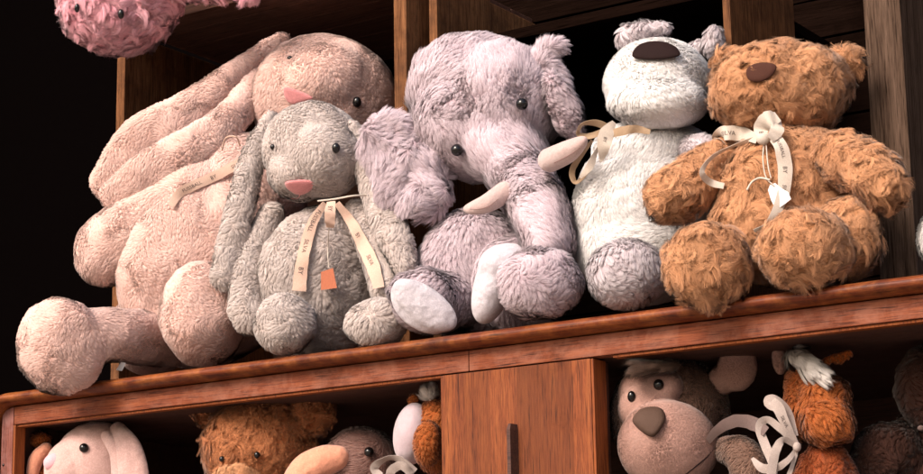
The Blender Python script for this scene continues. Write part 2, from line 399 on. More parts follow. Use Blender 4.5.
# ------------------------------------------------------------------ palette
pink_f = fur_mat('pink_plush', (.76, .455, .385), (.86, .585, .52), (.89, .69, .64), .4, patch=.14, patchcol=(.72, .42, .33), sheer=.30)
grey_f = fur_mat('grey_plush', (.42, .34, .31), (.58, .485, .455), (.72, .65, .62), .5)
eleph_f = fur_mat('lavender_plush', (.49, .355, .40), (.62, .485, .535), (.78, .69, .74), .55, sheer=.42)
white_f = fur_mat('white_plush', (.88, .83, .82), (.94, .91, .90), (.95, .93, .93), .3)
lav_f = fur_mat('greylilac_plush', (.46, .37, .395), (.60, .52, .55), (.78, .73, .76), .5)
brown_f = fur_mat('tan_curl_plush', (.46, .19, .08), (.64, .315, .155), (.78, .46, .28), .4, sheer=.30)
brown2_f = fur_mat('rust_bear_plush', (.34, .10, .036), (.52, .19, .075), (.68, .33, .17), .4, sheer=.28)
cand_f = fur_mat('candy_pink_plush', (.88, .32, .40), (.96, .50, .57), (.97, .66, .72), .4, sheer=.30)
taupe_f = fur_mat('taupe_plush', (.17, .08, .065), (.28, .15, .125), (.42, .28, .25), .4)
ging_f = fur_mat('ginger_plush', (.29, .068, .015), (.44, .12, .03), (.54, .21, .075), .3)
chest_f = fur_mat('chestnut_plush', (.20, .04, .012), (.34, .08, .025), (.45, .15, .06), .3)
monk_f = fur_mat('monkey_brown_plush', (.13, .068, .048), (.20, .115, .085), (.30, .19, .145), .35)
dark_f = fur_mat('dark_brown_plush', (.025, .010, .007), (.055, .022, .015), (.09, .04, .03), .3)
mface_f = fur_mat('monkey_face_pile', (.42, .235, .19), (.50, .30, .25), (.62, .41, .35), .3, sheer=.15)
wool_f = fur_mat('white_mane', (.66, .58, .54), (.82, .76, .72), (.88, .84, .82), .3)
hair_f = fur_mat('monkey_fringe', (.025, .012, .008), (.07, .038, .025), (.18, .11, .08), .4)
satin_w = cloth_mat('white_velour', (.54, .49, .52), (.38, .35, .40), scale=1400, bd=.0009, wr=9)
satin_p = cloth_mat('pale_pink_velour', (.56, .36, .325), (.48, .28, .25), scale=1200, bd=.0009, wr=6)
satin_pk = cloth_mat('rose_velour', (.74, .36, .40), scale=1200, bd=.0003)
satin_l = cloth_mat('lilac_velour', (.40, .285, .315), (.42, .36, .375), scale=1200, bd=.0006, wr=6)
peach = cloth_mat('peach_velour', (.60, .26, .165), (.52, .21, .13), scale=1200, bd=.0006, wr=10)
tusk_m = cloth_mat('tusk_velour', (.50, .36, .335), (.43, .30, .28), scale=1500, bd=.0009, wr=6)
nose_p = cloth_mat('pink_nose_thread', (.55, .205, .205), (.48, .165, .17), rough=.7, scale=1500, bd=.0008)
nose_b = cloth_mat('brown_nose_thread', (.013, .006, .0055), (.022, .010, .009), rough=.7, scale=1800, bd=.0008, sheen=.0, spec=.1)
nose_t = cloth_mat('tan_bear_nose_thread', (.050, .019, .013), (.075, .030, .021), rough=.75, scale=1800, bd=.0008, sheen=.0, spec=.1)
nose_m = cloth_mat('monkey_nose_cloth', (.060, .034, .024), (.095, .058, .044), rough=.6, scale=1200, bd=.0008, sheen=.0, spec=.1)
eye_m = plain('black_bead', (.005, .004, .004), rough=.08, spec=.42, coat=0.0)
rib_w = cloth_mat('ivory_ribbon', (.50, .43, .37), (.43, .36, .30), rough=.6, scale=2500, bd=.0003, sheen=.1)
rib_p = cloth_mat('peach_ribbon', (.54, .37, .29), (.47, .31, .24), rough=.55, scale=2500, bd=.0003, sheen=.1)
rib_t = cloth_mat('taupe_ribbon', (.13, .085, .078), (.10, .068, .06), rough=.55, scale=2500, bd=.0003, sheen=.1)
rib_g = cloth_mat('greige_ribbon', (.36, .295, .265), (.28, .22, .20), rough=.55, scale=2500, bd=.0003, sheen=.1)
rib_y = cloth_mat('straw_ribbon', (.34, .23, .145), (.28, .19, .115), rough=.55, scale=2500, bd=.0003, sheen=.1)
seam_m = plain('seam_thread', (.22, .09, .07), rough=.9, spec=.05)
seam_l = plain('pale_seam_thread', (.30, .19, .175), rough=.9, spec=.05)
ink = plain('ribbon_ink', (.10, .075, .07), rough=.7, spec=.1)
paper_w = plain('white_tag_paper', (.62, .60, .60), rough=.7, spec=.2)
paper_o = cloth_mat('orange_tag_card', (.30, .085, .035), (.25, .065, .028), rough=.6, scale=1500, bd=.0002)
brass = plain('old_brass', (.10, .065, .04), rough=.5, spec=.5)
w_nose = wood_mat('mahogany_nosing', (.028, .005, .002), (.105, .019, .005), (.24, .058, .013), 'X', rough=.34, coat=.14, worn=(.36, .12, .028), wornamt=.6, spec=.22)
w_trim = wood_mat('mahogany_rail', (.048, .010, .006), (.16, .038, .014), (.29, .088, .034), 'X', rough=.48, coat=.0, worn=(.31, .145, .10), wornamt=.42, spec=.18)
w_stile = wood_mat('mahogany_stile', (.06, .018, .014), (.15, .045, .032), (.26, .10, .075), 'Z', rough=.5, coat=.0, worn=(.28, .15, .14), wornamt=.5, spec=.22)
w_door = wood_mat('mahogany_door', (.050, .010, .005), (.175, .044, .013), (.35, .115, .032), 'Z', rough=.46, coat=.0, fine=1.6, plank=.042, spec=.18)
w_edge = wood_mat('mahogany_edge', (.08, .016, .006), (.20, .05, .012), (.30, .09, .022), 'Z', rough=.5, coat=.0, spec=.2)
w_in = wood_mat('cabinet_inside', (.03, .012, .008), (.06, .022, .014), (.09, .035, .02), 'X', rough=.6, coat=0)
w_crate = wood_mat('crate_board', (.045, .016, .007), (.15, .062, .026), (.30, .135, .058), 'Z', rough=.6, coat=0, spec=.08, worn=(.05, .022, .012), wornamt=.7)
w_crated = wood_mat('crate_dark_board', (.035, .014, .009), (.10, .042, .027), (.18, .085, .058), 'X', rough=.7, coat=0, plank=.06, spec=.2)
w_black = wood_mat('shade_black_board', (.003, .0015, .001), (.007, .0035, .0025), (.014, .007, .005), 'X', rough=.85, coat=0, plank=.06, spec=0.0)  # near-black: the deep shade of the compartments is put into the board colour
w_grey = wood_mat('weathered_post', (.025, .014, .009), (.068, .042, .029), (.14, .09, .064), 'Z', rough=.8, coat=0, spec=.03)

# ------------------------------------------------------------------ setting
zT = P(461.5, 331.5, NOSE_Y)[2]           # top of the nosing
LEDGE = zT
zB = P(461.5, 372, 0)[2]                  # lower edge of the rail
xL = P(14, 415, 0)[0]; xs0 = P(2, 430, 0)[0]; xR = P(923, 300, 0)[0]+.9
print('zT', zT, 'zB', zB, 'xL', xL, 'xR', xR, 'CAM', CAM, 'S', S(P(461, 350, 0)), S(P(20, 400, 0)), S(P(900, 290, 0)))
GZ = CAM[2]-1.0
def tag(o, kind): o['kind'] = kind; return o
backdropm = plain('dark_backdrop', (.0015, .001, .001), rough=1, spec=0)  # backdrop colour, almost black for the dark void around the cabinet
groundm = plain('pale_paving', (.34, .29, .25), rough=.9, spec=.1)
tag(box('rear_backdrop', -9, 9, 1.3, 1.4, GZ-.1, 5, backdropm, bev=0), 'structure')  # added backdrop, blocks the sky behind the cabinet
tag(box('side_backdrop', -3.2, -3.1, -1.0, 1.3, GZ-.1, 5, backdropm, bev=0), 'structure')  # added backdrop, keeps the left background dark
tag(box('ground', -14, 14, -14, 14, GZ-.15, GZ-.1, groundm, bev=0), 'structure')

# ------------------------------------------------------------------ cabinet
cab = thing('wooden_cabinet', 'old reddish mahogany cabinet with rounded edge and a door, toys on and inside it', 'cabinet', (0, 0.25, GZ-.1))
# top board
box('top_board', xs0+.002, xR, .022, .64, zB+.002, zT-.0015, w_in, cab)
# nosing sweep with a rounded upper left corner
def nosing():
    h = zT-0.0; R = xL-P(0, 430, 0)[0]+.0015; prof = []
    for k in range(13):
        a = -math.pi/2+math.pi*k/12; prof.append((-.004-.022*math.cos(a), h/2+h/2*math.sin(a)))   # (y, outward)
    prof += [(.024, h), (.024, 0)]
    x0 = xL+.0005; path = []
    path.append((x0-R, -1.2+0, -1, 0, 0))
    for k in range(13):
        a = math.pi-math.pi/2*k/12; path.append((x0+R*math.cos(a), -R+R*math.sin(a), math.cos(a), math.sin(a), 0))
    n_x = 90
    for k in range(1, n_x+1): path.append((x0+(xR-x0)*k/n_x, 0, 0, 1, 0))
    V = []
    for x, z, ox, oz, _ in path:
        wob = 0.0006*math.sin(x*31)+.0004*math.sin(x*83)
        for (y, o_) in prof: V.append((x+ox*o_, y+wob, z+oz*o_))
    k = len(prof); Fc = [(i*k+j, i*k+(j+1) % k, (i+1)*k+(j+1) % k, (i+1)*k+j) for i in range(len(path)-1) for j in range(k)]
    o = mesh_obj('nosing', V, Fc, w_nose, cab)
    return o
nosing()
# front rail in two lengths with a butt joint
xj = P(469, 380, 0)[0]
def rail(x0, x1): return box('front_rail', x0, x1, 0, .022, zB, -.0012, w_trim, cab, bev=.0012)
rail(xL, xj-.0005); rail(xj+.0005, xR)
# small bead under the rail
box('under_bead', xL+.001, P(440, 375, 0)[0]-.001, .004, .018, zB-.004, zB-.0004, w_edge, cab, .001)
box('under_bead', P(591, 375, 0)[0]+.03, xR, .004, .018, zB-.004, zB-.0004, w_edge, cab, .001)
# left stile
xs0 = P(2, 430, 0)[0]
def stile():
    V = []; z0 = -1.2; R = .012; out = [(xL-.0008, z0), (xL-.0008, -.0015)]
    for k in range(9):
        a = math.pi/2+math.pi/2*k/8; out.append((xs0+R+R*math.cos(a), -.004-R+R*math.sin(a)))
    out.append((xs0, z0)); n = len(out)
    V = [(x, 0.0, z) for x, z in out]+[(x, .022, z) for x, z in out]
    Fc = [tuple(range(n)), tuple(range(2*n-1, n-1, -1))]+[(i, n+i, n+(i+1) % n, (i+1) % n) for i in range(n)]
    return mesh_obj('corner_stile', V, Fc, w_stile, cab, smooth=False)
stile()
box('side_return', xL-.0005, P(15, 440, 0)[0], .0, .022, -1.2, zB-.0006, w_edge, cab)
box('side_panel', xs0+.001, xs0+.009, .0225, .6, -1.2, zB+.004, w_in, cab)
# hole in the stile, set in as a black dot
ps = P(3.2, 465, -.0004); ball('hole_dot', [(ps, np.array([.0022, 0, 0]), np.array([0, 0, .0022]), np.array([0, .0012, 0]))], eye_m, cab)
box('side_panel', xR-.03, xR-.001, .0225, .6, -1.2, zB+.004, w_in, cab)
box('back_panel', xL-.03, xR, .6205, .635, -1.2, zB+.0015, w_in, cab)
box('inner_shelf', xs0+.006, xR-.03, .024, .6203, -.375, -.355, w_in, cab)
box('plinth', xL, xR, .0, .022, -1.2, -.40, w_trim, cab)
SHELF = -.355
# door with its thickness
xd0, xd1 = P(440, 390, 0)[0], P(590.3, 380, 0)[0]
door = box('door', xd0, xd1, .0015, .022, -.40+.002, zB-.0016, w_door, cab, bev=.001)
box('door_edge', xd1+.0004, xd1+.004, .002, P(0, 0, 0)[1]+.034, -.398, zB-.002, w_edge, cab, bev=.0008)
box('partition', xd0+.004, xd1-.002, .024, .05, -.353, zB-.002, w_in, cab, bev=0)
def handle():
    # slim upright drop pull
    pts = []
    hx, hz = P(511.5, 424, -.008)[0], P(511.5, 424, -.008)[2]
    wv, zs = .0038, np.linspace(hz, hz-.16, 24); V = []
    for i, z in enumerate(zs):
        t = i/23; w_ = wv*(.75 if i == 0 else 1.0)*(1+.5*max(0, t-.25)); y = -.016 if i else -.013
        flare = .010*max(0, min(1, (t-.18)/.2))**2*0
        V += [(hx-w_, .0015, z), (hx-w_*.7, y, z), (hx+w_*.7+flare, y, z), (hx+w_+flare, .0015, z)]
    Fc = []
    for i in range(23):
        for j in range(4): a = i*4; Fc.append((a+j, a+(j+1) % 4, a+4+(j+1) % 4, a+4+j))
    Fc += [(0, 3, 2, 1), (92, 93, 94, 95)]
    return mesh_obj('handle', V, Fc, w_in, door, smooth=False)
handle()

# ------------------------------------------------------------------ pigeonhole boards on the ledge
HY = .17
hut = thing('pigeonhole_rack', 'dark open wooden pigeonhole rack standing on the cabinet top behind the toys', 'rack', (0, .3, zT))
def vboard(px, pyb, wpx, mat, depth, name='divider', top=.62, y0=HY, slab=None):
    a = P(px, pyb, y0)[0]; b = P(px+wpx, pyb, y0)[0]
    return box(name, a, b, y0, y0+depth, zT+.0005, zT+top, mat, hut)
vA = vboard(116.5, 90, 8, w_crate, .40)
vB = vboard(394, 60, 12.5, w_crate, .40)
vC = vboard(429.5, 60, 8, w_crate, .15, y0=.20)
vD = vboard(723.5, 30, 7.5, w_crate, .21)
vE = vboard(866.5, 60, 37, w_grey, .10)
xa, xb = P(116.5, 60, HY)[0], P(930, 60, HY)[0]+.3
zc = P(250, -3, HY)[2]
xB0 = P(394, 60, HY)[0]
def planks(name, x0, x1, z0, z1, n, mat, y=.50):
    for k in range(n):
        a = z0+(z1-z0)*k/n; box(name, x0, x1, y+.002*(k % 2), y+.014, a+.0015, z0+(z1-z0)*(k+1)/n-.0015, mat, hut, bev=.001)
planks('back_plank', xa+.002, xb, zT+.001, zT+.70, 11, w_black, y=.58)
planks('back_plank', xa+.01, xB0+.02, zT+.001, zT+.42, 6, w_crated, y=.56)
box('gap_blocker', xa-.01, xb, .597, .61, zT+.0006, zT+.72, w_black, hut)  # added behind the planks to stop sky leaking through their gaps
nb = 6
for k in range(nb):
    y0 = HY+.004+(.40/nb)*k; box('roof_plank', P(124.5, 60, HY)[0]+.001, xB0-.001, y0, y0+.40/nb-.002, zc, zc+.016, w_crated, hut, bev=.001)
xC1 = P(438, 60, .2)[0]
box('roof_plank', P(407, 60, HY)[0]+.001, P(723.5, 60, HY)[0]-.001, HY+.03, .578, zT+.47, zT+.486, w_black, hut)
# ------------------------------------------------------------------ toys
TL = zT
def bead(px, py, Y, r, parent, ry=None, prot=.5):
    ry = ry or r
    return ball('eye', E(px, py, Y, r, ry, r), eye_m, parent)
def surfY(parent_objs, px, py, Y0=-.5):
    """depth y of the first skin surface met along the pixel's ray"""
    return Y0

def cast(objs, px, py):
    """first hit on the given parts along the sight line -> y, so that eyes, noses and bows sit on the surface"""
    d = nrm(ray(px, py)); best = None
    for o in objs:
        org = Vector(CAM-np.array(o['org']))
        ok, loc, nn_, i = o.ray_cast(org, Vector(d))
        if ok:
            t = (loc-org).length
            if best is None or t < best: best = t
    return float((CAM+d*best)[1]) if best else None
def on(objs, px, py, lift=0.0):
    y = cast(objs, px, py)
    return (y if y is not None else .05) - lift

# ---- 1 big blush rabbit
pr = thing('plush_rabbit', 'big blush pink plush rabbit slumped on the cabinet end, long ears trailing down', 'soft toy', P(190, 372, .12)*[1, 1, 0]+[0, 0, TL], 'plush toys sitting on the cabinet top')
sp = dict(relief=.0005, L=.0068, w=.0008, dens=1.3, clump=.0040, ck=.50, combk=.4, swirl=.9, sfreq=50, nk=.24, lift=.62)
r_body = fur('body', E(205, 268, .13, 90, 102, 62, -12)+E(245, 195, .17, 62, 62, 52)+E(150, 330, .12, 40, 45, 45), pink_f, pr, rest=TL, lump=.003, **sp)
r_head = fur('head', E(324, 100, .24, 74, 66, 58, -8)+E(322, 84, .205, 50, 42, 44, 10)+E(300, 106, .20, 36, 32, 34), pink_f, pr, lump=.001, smooth=26, **dict(sp, L=.0055, swirl=.7))
fur('ear', T([(283, 40, .24, 10), (238, 72, .17, 14), (188, 114, .10, 23), (141, 147, .06, 30), (113, 182, .05, 24)], .38), pink_f, pr, lump=.0015, **dict(sp, comb=(-.7, 0, -.7)))
fur('ear', T([(262, 62, .22, 11), (240, 108, .15, 17), (200, 144, .085, 23), (153, 173, .045, 26), (115, 195, .035, 17)], .38), pink_f, pr, lump=.0015, **dict(sp, comb=(-.7, 0, -.7)))
r_arm = fur('arm', T([(235, 180, .14, 30), (190, 198, .09, 34), (142, 228, .06, 37), (110, 252, .05, 37)], .8), pink_f, pr, lump=.003, **sp)
r_foot = fur('foot', E(204, 314, .05, 44, 52, 42, 5), pink_f, pr, rest=TL, lump=.003, **sp)
r_foot2 = fur('foot', T([(165, 340, .09, 28), (120, 335, .0, 27), (85, 338, -.045, 30)], .9)+E(61, 346, -.075, 46, 50, 26, 8), pink_f, pr, lump=.002, **sp)
hd = [r_head]
cushion('nose', [(285, 88), (299, 91), (312, 98), (302, 102), (293, 104), (286, 99)], hd, .003, nose_p, pr)
bead(357, 102, on(hd, 357, 102, .001), 4.5, pr, 5.5); bead(290, 58, on(hd, 290, 58, -.002), 3, pr, 2.5)
nl = [r_body, r_arm]
rb = ribbon('neck_ribbon', [(x, y_, on(nl, x, y_, .008), w_) for x, y_, w_ in ((171, 206, 6), (180, 193, 9), (197, 184, 10), (215, 176, 10), (234, 166, 10), (252, 157, 9))], rib_p, pr,
            texts=(('FUSSBALL', .20, .5, False), ('BY', .52, .55, False), ('SILVA', .76, .5, False)), inkm=ink)
thread('ribbon_cord', [(222, 150, .04), (226, 138, .02), (236, 137, .02), (240, 146, .04)], .0012, rib_p, pr)
card('care_label', [(116, 370), (121, 362), (126, 363), (122, 371)], .0, .0006, paper_w, pr)

thread('head_seam', [(x, y_, on(hd, x, y_, -.0015)) for x, y_ in ((388, 76), (374, 81), (362, 88), (352, 96), (343, 104))], .0007, seam_m, pr)
# ---- 2 grey rabbit
gr = thing('plush_rabbit', 'grey plush rabbit with pink nose and orange tag in front of the big pink rabbit', 'soft toy', P(315, 352, .06)*[1, 1, 0]+[0, 0, TL], 'plush toys sitting on the cabinet top')
sg = dict(relief=.0006, L=.0075, w=.0009, dens=1.0, clump=.0046, ck=.58, combk=.4, swirl=1.0, sfreq=85, nk=.36, lift=.55)
g_body = fur('body', E(318, 285, .085, 60, 78, 45), grey_f, gr, rest=TL, lump=.003, **sg)
g_head = fur('head', E(313, 150, .065, 51, 49, 44, -10)+E(300, 174, .04, 33, 28, 34)+E(325, 160, .05, 40, 38, 40), grey_f, gr, lump=.0012, **dict(sg, L=.0055))
fur('ear', T([(272, 118, .07, 8), (255, 150, .045, 13), (239, 215, .02, 16), (224, 278, .01, 15)], .55), grey_f, gr, lump=.001, **sg)
fur('ear', T([(352, 128, .07, 9), (375, 190, .06, 16), (394, 235, .045, 18), (405, 268, .04, 14)], .55), grey_f, gr, lump=.001, **sg)
fur('arm', T([(272, 215, .06, 14), (252, 262, .04, 20), (248, 302, .03, 21), (252, 318, .03, 19)], .85), grey_f, gr, rest=TL, lump=.001, **sg)
g_arm = fur('arm', T([(356, 212, .09, 13), (374, 248, .07, 17), (388, 290, .05, 18)], .85), grey_f, gr, lump=.001, **sg)
g_f1 = fur('foot', E(285, 324, -.002, 30, 31, 27), grey_f, gr, rest=TL, lump=.002, **sg)
fur('foot', E(377, 324, .005, 32, 25, 26, 8), grey_f, gr, rest=TL, lump=.002, **sg)
hd = [g_head]
cushion('nose', [(285.5, 183), (293, 180.5), (306, 180), (315, 182), (313, 188), (304, 194), (296, 194), (288, 189)], hd, .0055, nose_p, gr)
thread('mouth_seam', [(x, y_, on(hd, x, y_, .001)) for x, y_ in ((300, 193), (299, 197), (295, 199), (291, 198))], .0007, nose_p, gr)
bead(336, 148, on(hd, 336, 148, .001), 4.2, gr, 5.2); bead(273, 147, on(hd, 273, 147, -.001), 3, gr, 3)
bd = [g_body, g_head]
thread('neck_cord', [(318, 201, .01), (335, 199, .005), (352, 196, .01), (366, 195, .03)], .0013, rib_w, gr)
ribbon('ribbon_tail', [(x, y_, on([g_body], x, y_, .009), w_) for x, y_, w_ in ((325, 203, 6), (313, 222, 10), (305, 248, 12), (301, 270, 13), (299, 291, 14))], rib_p, gr,
       texts=(('FUSSBALL', .10, .5, False), ('SILVA', .45, .5, False), ('BY', .75, .55, False)), inkm=ink)
ribbon('ribbon_tail', [(x, y_, on([g_body, g_arm], x, y_, .009), w_) for x, y_, w_ in ((337, 203, 6), (351, 222, 10), (362, 243, 13), (372, 264, 14), (379, 288, 11))], rib_p, gr,
       texts=(('BY', .35, .55, False), ('SILVA', .65, .5, False)), inkm=ink)
ribbon('ribbon_loop', [(331, 201, .0, 9), (330, 212, -.012, 11), (330, 222, -.008, 10), (330, 228, .0, 8)], rib_p, gr, texts=(('BY', .25, .6, False),), inkm=ink)
yb = on([g_body], 328, 270, .008)
thread('tag_string', [(329, 228, .0), (328, 245, yb), (328, 258, yb-.003), (329, 268, yb-.004)], .0007, rib_w, gr)
card('swing_tag', [(321, 272), (333, 268), (337, 288), (321, 290)], yb-.005, .0012, paper_o, gr)

# ---- 3 elephant
el = thing('plush_elephant', 'shaggy lilac-grey plush elephant with two cream tusks and white soles beside the grey rabbit', 'soft toy', P(480, 335, .1)*[1, 1, 0]+[0, 0, TL], 'plush toys sitting on the cabinet top')
se = dict(relief=.0008, L=.0145, w=.00078, dens=1.5, clump=.0050, ck=.62, comb=(0, -.3, -1), combk=.5, swirl=.6, sfreq=34, lift=.62, nk=.15)
eyes = [(457, 150), (522, 104)]
e_body = fur('body', E(475, 275, .13, 58, 66, 45)+E(520, 285, .12, 48, 50, 40), eleph_f, el, rest=TL, **se)
e_head = fur('head', E(474, 92, .14, 68, 60, 55, -10)+E(500, 108, .13, 63, 68, 54)+E(478, 126, .12, 68, 56, 50)+E(508, 156, .115, 46, 34, 40, -20)+T([(514, 164, .12, 32), (528, 190, .075, 31), (543, 220, .04, 28), (550, 250, .028, 25)]), eleph_f, el, voxel=.0045, smooth=22,
             **dict(se, comb=(.15, -.2, .9), combk=.45), avoid=[(P(457, 150, .045), .016), (P(522, 104, .055), .016)])

fur('ear', E(394, 150, .05, 34, 40, 13, 25)+E(412, 178, .055, 40, 38, 12, 35)+E(426, 200, .06, 26, 20, 12, 20)+E(425, 158, .085, 34, 30, 14), eleph_f, el, voxel=.0045, smooth=22, **dict(se, relief=.0022, L=.0165, comb=(-.5, -.3, -.6), swirl=.9, sfreq=55))
fur('ear', E(564, 108, .125, 16, 42, 10, 24)+E(550, 82, .14, 19, 34, 10, 28)+E(553, 47, .135, 18, 8, 8, 6), eleph_f, el, voxel=.0045, smooth=16, **dict(se, L=.014, comb=(.5, 0, .3)))
fur('leg', T([(460, 300, .10, 30), (436, 302, .05, 30), (424, 300, .02, 32)])+E(418, 295, .01, 30, 24, 26), eleph_f, el, rest=TL, **dict(se, L=.012))
skin('sole', E(425, 305, -.016, 39, 19, 11, -36)+E(421, 307, -.012, 36, 22, 10, -36), satin_w, el, lump=.001, smooth=14)
fur('foot', E(540, 284, -.005, 42, 36, 32, 0), eleph_f, el, rest=TL, **dict(se, L=.010, comb=(0, 0, -.3), swirl=.9, sfreq=70))
skin('sole', E(492, 286, .018, 19, 40, 26, -16)+E(505, 262, .014, 27, 19, 24, 14), satin_w, el, rest=TL, smooth=14, lump=.0012)
hd = [e_head]
for (ex, ey) in eyes: bead(ex, ey, on(hd, ex, ey, .008), 6.2, el, 6.2)
skin('tusk', T([(467, 209, -.003, 4.5), (474, 208, .0, 7.5), (488, 203, .008, 10), (505, 192, .03, 11.5)]), tusk_m, el)
skin('tusk', T([(584, 140, -.006, 4.5), (579, 144, -.003, 8), (567, 152, .01, 12), (550, 160, .035, 13)]), tusk_m, el)

tk = [o for o in el.children if o.name.startswith('tusk')]
thread('tusk_seam', [(x, y_, on(tk, x, y_, .0)) for x, y_ in ((470, 209), (479, 209), (489, 206), (498, 199))], .0006, seam_l, tk[0])
thread('tusk_seam', [(x, y_, on(tk, x, y_, .0)) for x, y_ in ((580, 148), (571, 154), (562, 159), (554, 163))], .0006, seam_l, tk[-1])
# ---- 4 white bear, head thrown back
wb = thing('plush_bear', 'white plush bear with grey feet and ears, head tipped back, between elephant and brown bear', 'soft toy', P(645, 305, .1)*[1, 1, 0]+[0, 0, TL], 'plush toys sitting on the cabinet top')
sw_ = dict(L=.0095, w=.0009, dens=.85, clump=.0065, ck=.32, combk=.5, swirl=.5, sfreq=45, lift=.55, nk=.18)
w_body = fur('body', E(642, 215, .125, 70, 82, 58)+E(652, 150, .125, 60, 30, 44)+E(640, 250, .12, 66, 55, 55), white_f, wb, rest=TL, **sw_)
w_head = fur('head', E(658, 85, .12, 54, 46, 50)+E(658, 103, .09, 50, 26, 46), white_f, wb, lump=.001, **dict(sw_, L=.009))
fur('ear', E(630, 38, .15, 15, 16, 10, 0)+E(645, 31, .15, 16, 10, 10, 0)+E(662, 30, .16, 12, 9, 10), lav_f, wb, **dict(sw_, L=.009, swirl=.9, sfreq=90, ck=.7))
fur('ear', E(714, 42, .15, 11, 19, 9, 0)+E(700, 48, .16, 12, 10, 9), lav_f, wb, **dict(sw_, L=.009, swirl=.9, sfreq=90, ck=.7))
fur('foot', E(627, 274, .01, 40, 35, 32, 5), lav_f, wb, rest=TL, **dict(sw_, L=.010, swirl=.7, sfreq=60, ck=.65))
fur('arm', T([(690, 150, .12, 16), (706, 152, .07, 15), (712, 170, .06, 14)]), lav_f, wb, **dict(sw_, dens=.35))
cushion('nose', [(633, 56), (637, 47), (648, 42), (663, 42), (675, 47), (679, 55), (667, 58.5), (655, 59.5), (643, 59)], [w_head], .006, nose_b, wb, .004)
wb_y = .035
ribbon('ribbon_loop', [(617, 134, .03, 5), (600, 124, .015, 9, 35), (583, 125, .01, 7, 60), (578, 134, .015, 6, 50), (588, 136, .02, 7, 30), (604, 131, .025, 5)], rib_y, wb)
ribbon('ribbon_tail', [(614, 122, .02, 5), (607, 133, .012, 15), (604, 145, .012, 14), (602, 158, .02, 6), (600, 162, .022, 2)], rib_w, wb, texts=(('BY', .4, .45, False),), inkm=ink)
ribbon('ribbon_tail', [(604, 134, .015, 4, 40), (596, 152, .012, 5, 30), (590, 166, .012, 8), (580, 178, .015, 3)], rib_w, wb)
ribbon('ribbon_loop', [(592, 140, .03, 4, 30), (578, 160, .03, 6, 20), (572, 172, .03, 6), (576, 182, .032, 5, 40), (590, 170, .03, 3)], rib_y, wb)
ribbon('neck_ribbon', [(608, 135, .02, 7), (622, 131, .02, 9), (636, 129, .03, 8), (650, 132, .04, 5)], rib_y, wb)

# ---- 5 tan curly bear
bb = thing('plush_bear', 'curly tan brown plush bear with an ivory bow and small white heart tag', 'soft toy', P(785, 285, .08)*[1, 1, 0]+[0, 0, TL], 'plush toys sitting on the cabinet top')
sb = dict(relief=.0016, L=.0105, w=.00072, dens=1.5, clump=.0044, ck=.62, combk=.25, swirl=.8, sfreq=150, curl=1.1, lift=.7, nk=.38)
b_body = fur('body', E(790, 200, .085, 70, 76, 55)+E(785, 230, .08, 76, 55, 55), brown_f, bb, rest=TL, lump=.002, **sb)
b_head = fur('head', E(778, 93, .08, 68, 48, 50, -3)+E(765, 88, .06, 42, 40, 42)+E(800, 82, .09, 50, 34, 44), brown_f, bb, lump=.002, **sb)
fur('ear', E(849, 62, .12, 15, 16, 9, 20)+E(835, 66, .12, 12, 10, 8), brown_f, bb, **sb)
fur('ear', E(724, 62, .11, 13, 12, 9, 0), brown_f, bb, **sb)
b_a1 = fur('arm', T([(722, 165, .06, 25), (694, 182, .03, 27), (672, 198, .01, 27)]), brown_f, bb, lump=.002, **sb)
fur('arm', T([(838, 158, .06, 24), (872, 172, .03, 26), (886, 188, .02, 25)]), brown_f, bb, lump=.002, **sb)
b_f1 = fur('foot', E(707, 266, -.045, 42, 42, 30, 0), brown_f, bb, lump=.002, **sb)
b_f2 = fur('foot', E(806, 248, -.03, 46, 38, 34, 5), brown_f, bb, lump=.002, rest=TL, **sb)
fur('leg', E(845, 240, .03, 36, 40, 36, 0), brown_f, bb, rest=TL, lump=.002, **sb)
cushion('nose', [(747, 76), (748, 68), (757, 63.5), (769, 63), (776, 67), (771, 76), (762, 81), (752, 81)], [b_head], .004, nose_t, bb, .004)
bo = [b_body, b_head, b_a1]
def bY(x, y_, l=.014): return on(bo, x, y_, l)
ribbon('ribbon_loop', [(758, 139, bY(758, 139), 10), (742, 134, bY(742, 134, .02), 14), (725, 133, bY(725, 133, .02), 15), (717, 138, bY(728, 138, .012), 11, 60), (724, 142, bY(728, 142, .006), 8, 80)], rib_w, bb,
       texts=(('SILVA', .62, .5, True),), inkm=ink)
ribbon('ribbon_tail', [(754, 139, bY(750, 139, .012), 5, 40), (730, 147, bY(730, 147), 5, 50), (712, 158, bY(720, 158), 5, 40), (702, 172, bY(715, 172, .02), 6, 20), (710, 182, bY(716, 182), 7, 10), (724, 186, bY(724, 186, .010), 6)], rib_w, bb)
ribbon('ribbon_loop', [(765, 141, bY(765, 141, .02), 8), (761, 130, bY(761, 130, .03), 15), (768, 120, bY(768, 120, .03), 19, 20), (778, 116, bY(778, 117, .024), 12, 30)], rib_w, bb, texts=(('BY', .35, .4, True),), inkm=ink)
ribbon('ribbon_loop', [(778, 118, bY(778, 118, .02), 8, 30), (777, 130, bY(777, 130, .03), 14), (770, 139, bY(770, 139, .024), 9)], rib_w, bb)
ball('ribbon_knot', E(763, 139, bY(763, 139, .02), 7, 6, 5), rib_w, bb)
ribbon('ribbon_tail', [(771, 134, bY(771, 134, .02), 10), (780, 145, bY(780, 145, .018), 14), (785, 165, bY(785, 165), 15), (784, 190, bY(784, 190), 13), (776, 212, bY(776, 212), 10, 20), (766, 226, bY(766, 226), 6, 40), (754, 231, bY(754, 231, .011), 4, 30)], rib_w, bb,
       texts=(('FUSSBALL', .10, .42, False), ('BY', .34, .55, False), ('SILVA', .50, .5, False)), inkm=ink)
thread('tag_string', [(764, 142, bY(764, 142, .014)), (763, 160, bY(763, 160, .011)), (766, 177, bY(766, 177, .011)), (774, 186, bY(774, 186, .014))], .0008, rib_w, bb)
